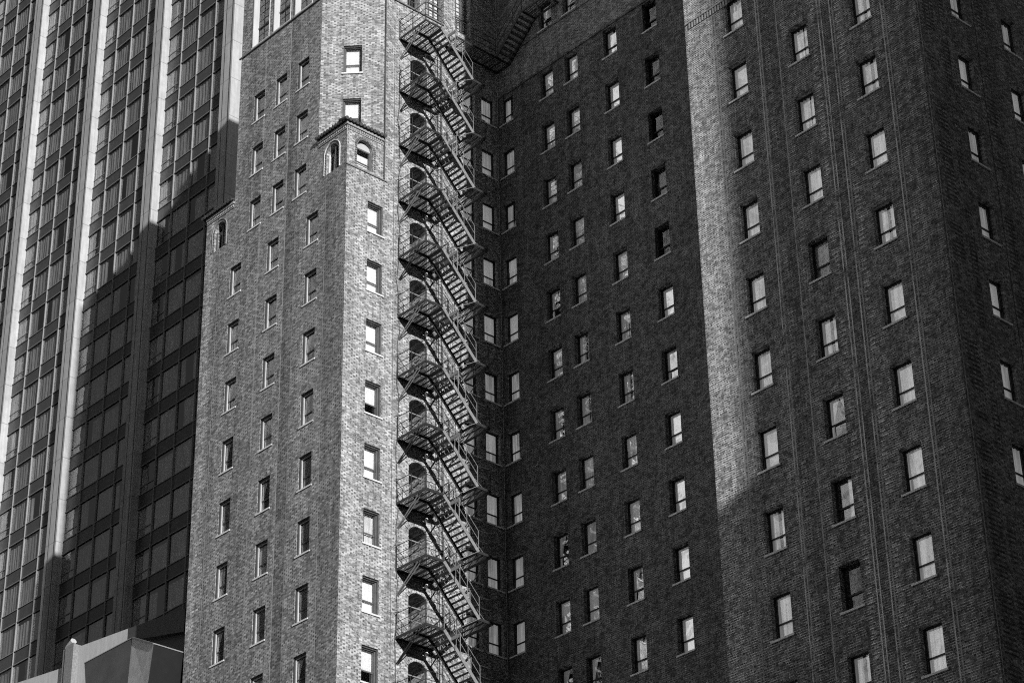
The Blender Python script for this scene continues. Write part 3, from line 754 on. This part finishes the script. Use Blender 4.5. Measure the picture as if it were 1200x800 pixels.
for k in range(-1, 12):
    z = PL(k)
    m = MB()
    plate_frame(m, XI, XO, FE_Y0, FE_Y1, z, 0.11, 2); slats(m, XI, XO, FE_Y0, FE_Y1, z)
    plate_frame(m, XI, XM, FE_Y1 + 0.002, FE_Y2, z, 0.10, 2); slats(m, XI, XM, FE_Y1, FE_Y2, z)
    pf = m.build('platform', M['iron'], fe)
    r = MB(); rail(r, [(XI + 0.02, FE_Y0 + 0.02, z), ((XI + XO) / 2, FE_Y0 + 0.02, z), (XO - 0.02, FE_Y0 + 0.02, z), (XO - 0.02, FE_Y1, z)], 1.0, mids=(0.62, 0.3))
    r.bar((XI + 0.02, FE_Y0 - 0.12, z + 1.0), (XI + 0.3, FE_Y0 + 0.02, z + 1.0), 0.02)
    r.build('railing', M['iron'], pf)
    b = MB(); b.bar((XO - 0.5, FE_Y0 + 0.06, z - 0.1), (XI, FE_Y0 + 0.06, z - 1.15), 0.035); b.bar((XO - 0.35, FE_Y0 + 0.13, z - 0.1), (XI, FE_Y0 + 0.13, z - 1.15), 0.03)
    b.build('strut', M['iron_grey'] if k % 3 else M['iron'], pf)
    b = MB(); b.bar((XM + 0.05, FE_Y2 - 0.05, z - 0.1), (XI, FE_Y2 - 0.05, z - 0.9), 0.03); b.build('strut', M['iron'], pf)
    # flight down to the half landing, grey outer stringer
    zl = z - 2.02
    flight(fe, XM, XO, FE_Y1, z, LY0, zl, 11, True)
    # return flight from that landing down to the next platform
    flight(fe, XM - 0.06, XI + 0.06, LY0, zl, FE_Y2, z - 3.0, 5, False)
    m = MB(); plate_frame(m, XI, XO, LY0, LY1, zl, 0.12, 1); slats(m, XI, XO, LY0, LY1, zl)
    ld = m.build('landing', M['iron'], fe)
    r = MB(); rail(r, [(XO - 0.02, LY0 + 0.02, zl), (XO - 0.02, LY1 - 0.02, zl), (XM, LY1 - 0.02, zl), (XI + 0.02, LY1 - 0.02, zl)], 0.95)
    r.build('railing', M['iron'], ld)
    b = MB(); b.bar((XO - 0.15, LY1 - 0.06, zl - 0.1), (XI, LY1 - 0.06, zl - 1.3), 0.035); b.bar((XO - 0.15, LY0 + 0.06, zl - 0.1), (XI, LY0 + 0.06, zl - 1.3), 0.035)
    b.build('strut', M['iron'], ld)
    for (p0, p1) in (((XO + .02, LY0 + 0.05, zl), (XO + .02, FE_Y1 + 0.5, z - 2.95)), ((XM, LY1 - 0.03, zl + 0.9), (XO, LY0 + 0.3, zl - 0.05)), ((XI + 0.05, LY1 + 0.02, zl - 0.05), (XI + 0.05, LY1 + 0.3, zl + 0.95))):
        b = MB(); b.bar(p0, p1, 0.02); b.build('brace', M['iron_grey'], ld)
    # grey end plate where the flight leaves the platform
    m = MB(); m.box(XM + 0.05, XO + 0.02, FE_Y1 + 0.03, FE_Y1 + 0.06, z - 0.16, z - 0.02); m.build('end_plate', M['iron_grey'], pf)
    m = MB(); m.bar((XM, 57.05, z - 0.06), (XM, FE_Y1 - 0.02, z - 0.06), 0.05, 0.16); m.build('edge_beam', M['iron'], pf)
    m = MB(); m.bar((-67.40, 58.2, z - 0.36), (-66.42, 58.2, z - 0.36), 0.03, 0.15); m.bar((-66.45, 58.2, z - 0.36), (-66.45, 58.2, z - 1.35), 0.03); m.build('bracket', M['iron_grey'], pf)
    if 2 <= k <= 9:
        m = MB(); c = Vector((XF2 + 0.22, 58.35, z - 0.42)); n = 10
        for i in range(6):
            for j in range(n):
                def S(a_, b_):
                    th = math.pi * a_ / 6; ph = 2 * math.pi * b_ / n
                    return c + Vector((math.sin(th) * math.cos(ph), math.sin(th) * math.sin(ph), math.cos(th))) * 0.085
                m.quad(S(i, j), S(i + 1, j), S(i + 1, j + 1), S(i, j + 1))
        gl = m.build('globe_lamp', M['globe'], fe)
        a_ = MB(); a_.tube([(XF2 + 0.003, 58.35, z - 0.3), (XF2 + 0.22, 58.35, z - 0.3), (XF2 + 0.22, 58.35, z - 0.34)], 0.02, 6); a_.build('lamp_arm', M['iron'], gl)

for y in (59.18, 59.36):
    m = MB(); m.tube([(XF2 + 0.07, y, 24), (XF2 + 0.07, y, 68.6)], 0.013, 5); m.build('hanger_rod', M['iron'], fe)
# gangway and stair that carry on round the inner corner to the roof
gw = thing('corner_gangway', (XF2, YD, 69.1), 'dark iron gangway with a stair crossing the top of the shaded inner corner', 'gangway')
zg = 69.10
m = MB(); plate_frame(m, XI, -68.0, 59.65, YD - 0.02, zg, 0.12, 6); slats(m, XI, -68.0, 59.65, YD - 0.02, zg); p = m.build('platform', M['iron'], gw)
r = MB(); rail(r, [(-68.02, 59.67, zg), (-68.02, 60.7, zg), (-68.02, 62.1, zg)], 1.0, mids=(0.66, 0.33)); r.build('railing', M['iron'], p)
m = MB(); m.box(-68.0, -67.97, 60.9, 62.96, zg - 0.02, zg + 0.01); m.build('edge_strip', M['iron_grey'], p)
for y in (62.10, 62.94):
    s = MB(); s.bar((-68.0, y, zg - 0.05), (-66.15, y, 70.75), 0.03, 0.2); s.build('stringer', M['iron'], gw)
s = MB()
for i in range(1, 9):
    f = i / 9; x = -68.0 + 1.85 * f; z = zg + 1.65 * f; s.box(x - 0.1, x + 0.1, 62.12, 62.92, z - 0.02, z)
s.build('tread', M['iron_grey'], gw)
s = MB()
for y in (62.10,):
    for hh in (0.5, 0.95): s.bar((-68.0, y, zg + hh), (-66.15, y, 70.8 + hh), 0.022)
    for i in range(4): f = i / 3; s.bar((-68 + 1.85 * f, y, zg + 1.68 * f), (-68 + 1.85 * f, y, zg + 1.68 * f + 0.95), 0.022)
s.build('handrail', M['iron'], gw)
m = MB(); plate_frame(m, -66.15, -64.5, 62.1, YD - 0.02, 70.78, 0.12, 1)
for i in range(1, 18): x = -66.15 + 1.65 * i / 18; m.box(x - 0.005, x + 0.005, 62.13, YD - 0.05, 70.74, 70.775)
p = m.build('platform', M['iron'], gw)
r = MB(); rail(r, [(-66.15, 62.12, 70.78), (-65.3, 62.12, 70.78), (-64.5, 62.12, 70.78)], 1.0); r.build('railing', M['iron'], p)
s = MB(); s.bar((-65.2, 62.2, 70.7), (-65.2, YD - 0.01, 69.6), 0.03); s.build('strut', M['iron'], p)

# ------------------------------------------------------------ glass office tower at the left
YT = 80.0
tower = thing('office_tower', (-130, YT, GZ), 'glass office tower with tall pale stone piers, partly in shadow left of the brick hotel', 'building')
TB = tower.location
PR = [-152.19, -142.88, -133.57, -124.27, -114.97]       # right edges of the piers
PWID, PDEP = 1.32, 0.62
PER, SPH = 3.305, 1.05
zb = lambda k: 118.08 - PER * k                          # underside of spandrel k
for xr in PR:
    m = MB(); back = YT + (26 if xr == PR[-1] else 0.05)
    m.box(xr - PWID, xr, YT - PDEP, back, GZ, 150)
    pr_ = m.build('pier', M['pier'], tower)
    m = MB(); m.box(xr - 0.20, xr - 0.14, YT - PDEP - 0.03, YT - PDEP - 0.003, GZ, 149.9); m.box(xr - 0.95, xr - 0.91, YT - PDEP - 0.02, YT - PDEP - 0.003, GZ, 149.9)
    m.build('groove_trim', M['spandrel'], pr_)
m = MB(); m.box(-175, PR[-1] - 0.01, YT + 1.6, YT + 26, GZ, 149.9); m.box(-175, PR[-1] - 0.01, YT + 0.05, YT + 1.6, 149.0, 149.9)
m.box(-175, PR[-1] - 0.01, YT + 0.02, YT + 1.6, GZ, 50)
m.build('core', M['room'], tower)
offs = [0.0, 1.83, 3.95, 6.10, 7.98]
KS = range(-5, 19)
wins = []
for bi, xr in enumerate(PR[:-1]):
    for o in offs[1:4]:
        m = MB(); m.box(xr + o - 0.032, xr + o + 0.032, YT - 0.10, YT + 0.02, 50, 136); m.build('mullion', M['alu'], tower)
    for k in KS:
        z = zb(k)
        m = MB(); m.box(xr + 0.004, xr + offs[4] - 0.004, YT - 0.02, YT + 0.10, z + 0.035, z + SPH - 0.035, 0)
        m.box(xr + 0.004, xr + offs[4] - 0.004, YT - 0.075, YT + 0.0, z - 0.03, z + 0.03, 1); m.box(xr + 0.004, xr + offs[4] - 0.004, YT - 0.075, YT + 0.0, z + SPH - 0.03, z + SPH + 0.03, 1)
        pz = project((xr + 4, YT, z))
        m.build('spandrel', [M['spandrel'], M['alu']], tower)
        for j in range(4):
            x0, x1 = xr + offs[j] + 0.047, xr + offs[j + 1] - 0.047
            wins.append((x0, x1, z - PER + SPH + 0.03, z - 0.03, bi, k, j))
def tower_window(x0, x1, z0, z1, k, j):
    q = MB(); q.quad((x0, YT + 0.02, z0), (x1, YT + 0.02, z0), (x1, YT + 0.02, z1), (x0, YT + 0.02, z1), 0)
    q.bar((x0, YT + 0.0, z0 + (0.0 if j else 0.62)), (x1, YT + 0.0, z0 + (0.0 if j else 0.62)), 0.05, mi=1)
    c = MB(); wdt = x1 - x0
    t = random.random()
    if t < 0.80: spans = [(x0 + .02, x1 - .02)]
    elif t < 0.86: spans = [(x0 + .02, x0 + wdt * .45)]
    elif t < 0.95: spans = [(x0 + wdt * .30, x1 - .02)]
    else: spans = [(x0 + .02, x0 + wdt * .3), (x1 - wdt * .3, x1 - .02)]
    amp = 0.012 + 0.03 * random.random(); ph = random.random() * 6; fr = 14 + 8 * random.random()
    ztop = z1 if random.random() < .8 else z1 - 0.25
    for a, b in spans:
        n = max(4, int((b - a) * 14)); P = [(a + (b - a) * i / n, YT + 0.11 + amp * math.sin(ph + fr * (a + (b - a) * i / n)) + amp * .6 * math.sin(ph * 3 + fr * .37 * (b - a) * i / n)) for i in range(n + 1)]
        for (xa, ya), (xb, yb_) in zip(P[:-1], P[1:]): c.quad((xa, ya, z0), (xb, yb_, z0), (xb, yb_, ztop), (xa, ya, ztop))
    return q, c
vis = []
for w in wins:
    p = project(((w[0] + w[1]) / 2, YT, (w[2] + w[3]) / 2)); ok = False
    if p and -10 < p[0] < 290 and -25 < p[1] < 790:
        ok = True
        if p[0] > 283 - 0.089 * p[1]: ok = False
    size = 0
    if ok:
        a = project((w[0], YT, w[2])); b = project((w[1], YT, w[3])); size = abs(b[0] - a[0]) * abs(b[1] - a[1])
    vis.append((size, w))
vis.sort(key=lambda t: -t[0])
rest_q = MB(); rest_c = MB()
for i, (size, w) in enumerate(vis):
    q, c = tower_window(w[0], w[1], w[2], w[3], w[5], w[6])
    if i < 100:
        o = q.build('window', [M['glass_tower'], M['alu']], tower); c.build('curtain', M['curtain_tower'], o)
    else:
        for src, dst in ((q, rest_q), (c, rest_c)):
            n0 = len(dst.v); dst.v += src.v; dst.f += [tuple(n0 + t for t in f) for f in src.f]; dst.mi += src.mi
n0 = len(rest_q.v); rest_q.v += rest_c.v; rest_q.f += [tuple(n0 + t for t in f) for f in rest_c.f]; rest_q.mi += [2] * len(rest_c.mi)
tag(rest_q.build('window_bank', [M['glass_tower'], M['alu'], M['curtain_tower']], tower), kind='stuff')

# ------------------------------------------------------------ low annex roof in front of the tower
def rayY(px, py, Y):
    d = CF + CR * ((px - 600) / F_PX) - CU * ((py - 400) / F_PX); return d * (Y / d.y)
an = thing('low_annex', (-86, 56.7, GZ), 'low annex with pale concrete roof edge and boxy dark hood, below the glass tower', 'building')
YA = 56.7
c = rayY(93, 757, YA); d = rayY(150, 736, YA); e = rayY(217, 712, YA); top_post = rayY(80, 757, YA)
m = MB()
bz = 40.0
m.prism([(c.x, YA, c.z), (d.x - 0.003, YA, d.z), (d.x - 0.003, YA, bz), (c.x, YA, bz)], (0, 0.6, 0)); m.build('fascia', M['concrete'], an)
m = MB(); m.prism([(d.x, YA, d.z), (e.x, YA, e.z), (e.x, YA, e.z - 1.15), (d.x, YA, d.z - 0.62)], (0, 0.6, 0)); m.prism([(d.x, YA + 0.3, d.z - 0.62), (e.x, YA + 0.3, e.z - 1.15), (e.x, YA + 0.3, bz), (d.x, YA + 0.3, bz)], (0, 0.28, 0)); m.build('fascia', M['fascia_shade'], an)  # stretch in the hotel's shadow, darkened by its colour
l0 = rayY(-60, 826, YA); l1 = rayY(79, 780, YA)
m = MB(); m.prism([(l0.x, YA, l0.z), (l1.x, YA, l1.z), (l1.x, YA, l1.z - 0.95), (l0.x, YA, l0.z - 0.7)], (0, 0.6, 0)); m.build('fascia', M['concrete'], an)
m = MB(); m.box(top_post.x, c.x - 0.004, YA - 0.25, YA + 0.5, bz, top_post.z - 0.25)
m.box(top_post.x + 0.3, c.x - 0.002, YA - 0.32, YA - 0.252, bz, top_post.z - 0.2); m.build('post', M['iron_grey'], an)
m = MB(); cc = Vector((top_post.x + 0.45, YA - 0.1, top_post.z - 0.1)); m.tube([cc + Vector((-.3, 0, -.1)), cc + Vector((.25, -.05, .12))], 0.16, 9); m.build('floodlight', M['frame_grey'], an)
m = MB(); m.box(-95, XL - 0.02, YA + 0.62, 79, GZ, 40.5); m.build('lower_wall', M['concrete'], an)
# hood: front face, chamfered corner and side coloured as lit and shaded, sloping top
hz = lambda px, py, Y: rayY(px, py, Y)
Yh = 54.4
A = hz(155, 747.3, Yh); Bl = hz(99, 777, Yh)
i_ = None
X_side = -79.62
dd = rayY(180, 754.4, 1.0); Yi = X_side / dd.x
I = rayY(180, 754.4, Yi)
Yh2 = Yi + 0.9
A = hz(155, 747.3, Yh2); Bl = hz(99, 777, Yh2)
zlow = 38.0
m = MB()
m.poly([(Bl.x, Yh2, Bl.z), (A.x, Yh2, A.z), (A.x + 0.25, Yh2 - 0.3, zlow), (Bl.x + 1.2, Yh2 - 0.3, zlow)])
sidep = MB(); sidep.quad((I.x, Yi, I.z), (I.x, YF + 1.4, I.z), (I.x - 0.3, YF + 1.4, zlow), (I.x - 0.3, Yi, zlow))
m.poly([(Bl.x, Yh2, Bl.z), (Bl.x, YA - 0.34, Bl.z), (A.x, YA - 0.34, A.z), (A.x, Yh2, A.z)])
m.poly([(A.x, Yh2, A.z), (A.x, YA - 0.34, A.z), (I.x, YA - 0.34, I.z), (I.x, Yi, I.z)])
m.quad((Bl.x, Yh2, Bl.z), (Bl.x + 1.2, Yh2 - 0.3, zlow), (Bl.x + 1.2, YA - 0.34, zlow), (Bl.x, YA - 0.34, Bl.z))
hd = m.build('hood', M['metal_panel'], an)
m = MB(); m.quad((A.x, Yh2, A.z), (I.x, Yi, I.z), (I.x - 0.3, Yi, zlow), (A.x + 0.25, Yh2 - 0.3, zlow)); m.build('corner_panel', M['hood_corner'], hd); sidep.build('side_panel', M['hood_side'], hd)
m = MB(); m.bar((A.x, Yh2, A.z + 0.03), (I.x, Yi, I.z + 0.03), 0.08, 0.06); m.bar((I.x, Yi, I.z + 0.03), (I.x, YF + 1.4, I.z + 0.03), 0.06, 0.05); m.bar((Bl.x, Yh2, Bl.z + .02), (A.x, Yh2, A.z + .02), 0.05, 0.04)
m.build('edge_trim', M['alu'], hd)

# ------------------------------------------------------------ blocks across the street that shade the right wing
m = MB(); m.box(9.0, 45, 34.85, 80, GZ, 104); m.box(14, 30, 40, 60, 104.004, 112)
tag(m.build('office_block', M['block_a']), 'tall pale office block with a regular window grid across the side street', 'building')
m = MB(); m.box(9.2, 45, 12, 34.8, GZ, 52.4); m.box(15, 25, 18, 28, 52.404, 55)
tag(m.build('office_block', M['block_b']), 'lower flat-roofed office block next to the tall one across the side street', 'building')

m = MB(); m.box(-170, -128, -150, 22, GZ, 172); m.box(-160, -140, -100, -20, 172.004, 180)  # unseen slab, added to give the windows something bright to mirror
tag(m.build('reflection_slab', M['block_c']), 'unseen office slab added across the street to brighten the window reflections', 'building')

m = MB(); m.box(9.4, 26, -70, 11.8, GZ, 118); m.box(12, 24, -50, -20, 118.004, 126)  # unseen block, added to cut sky light on the shaded walls
tag(m.build('office_block', M['block_b']), 'unseen tall office block added beside the lower one to cut sky light', 'building')
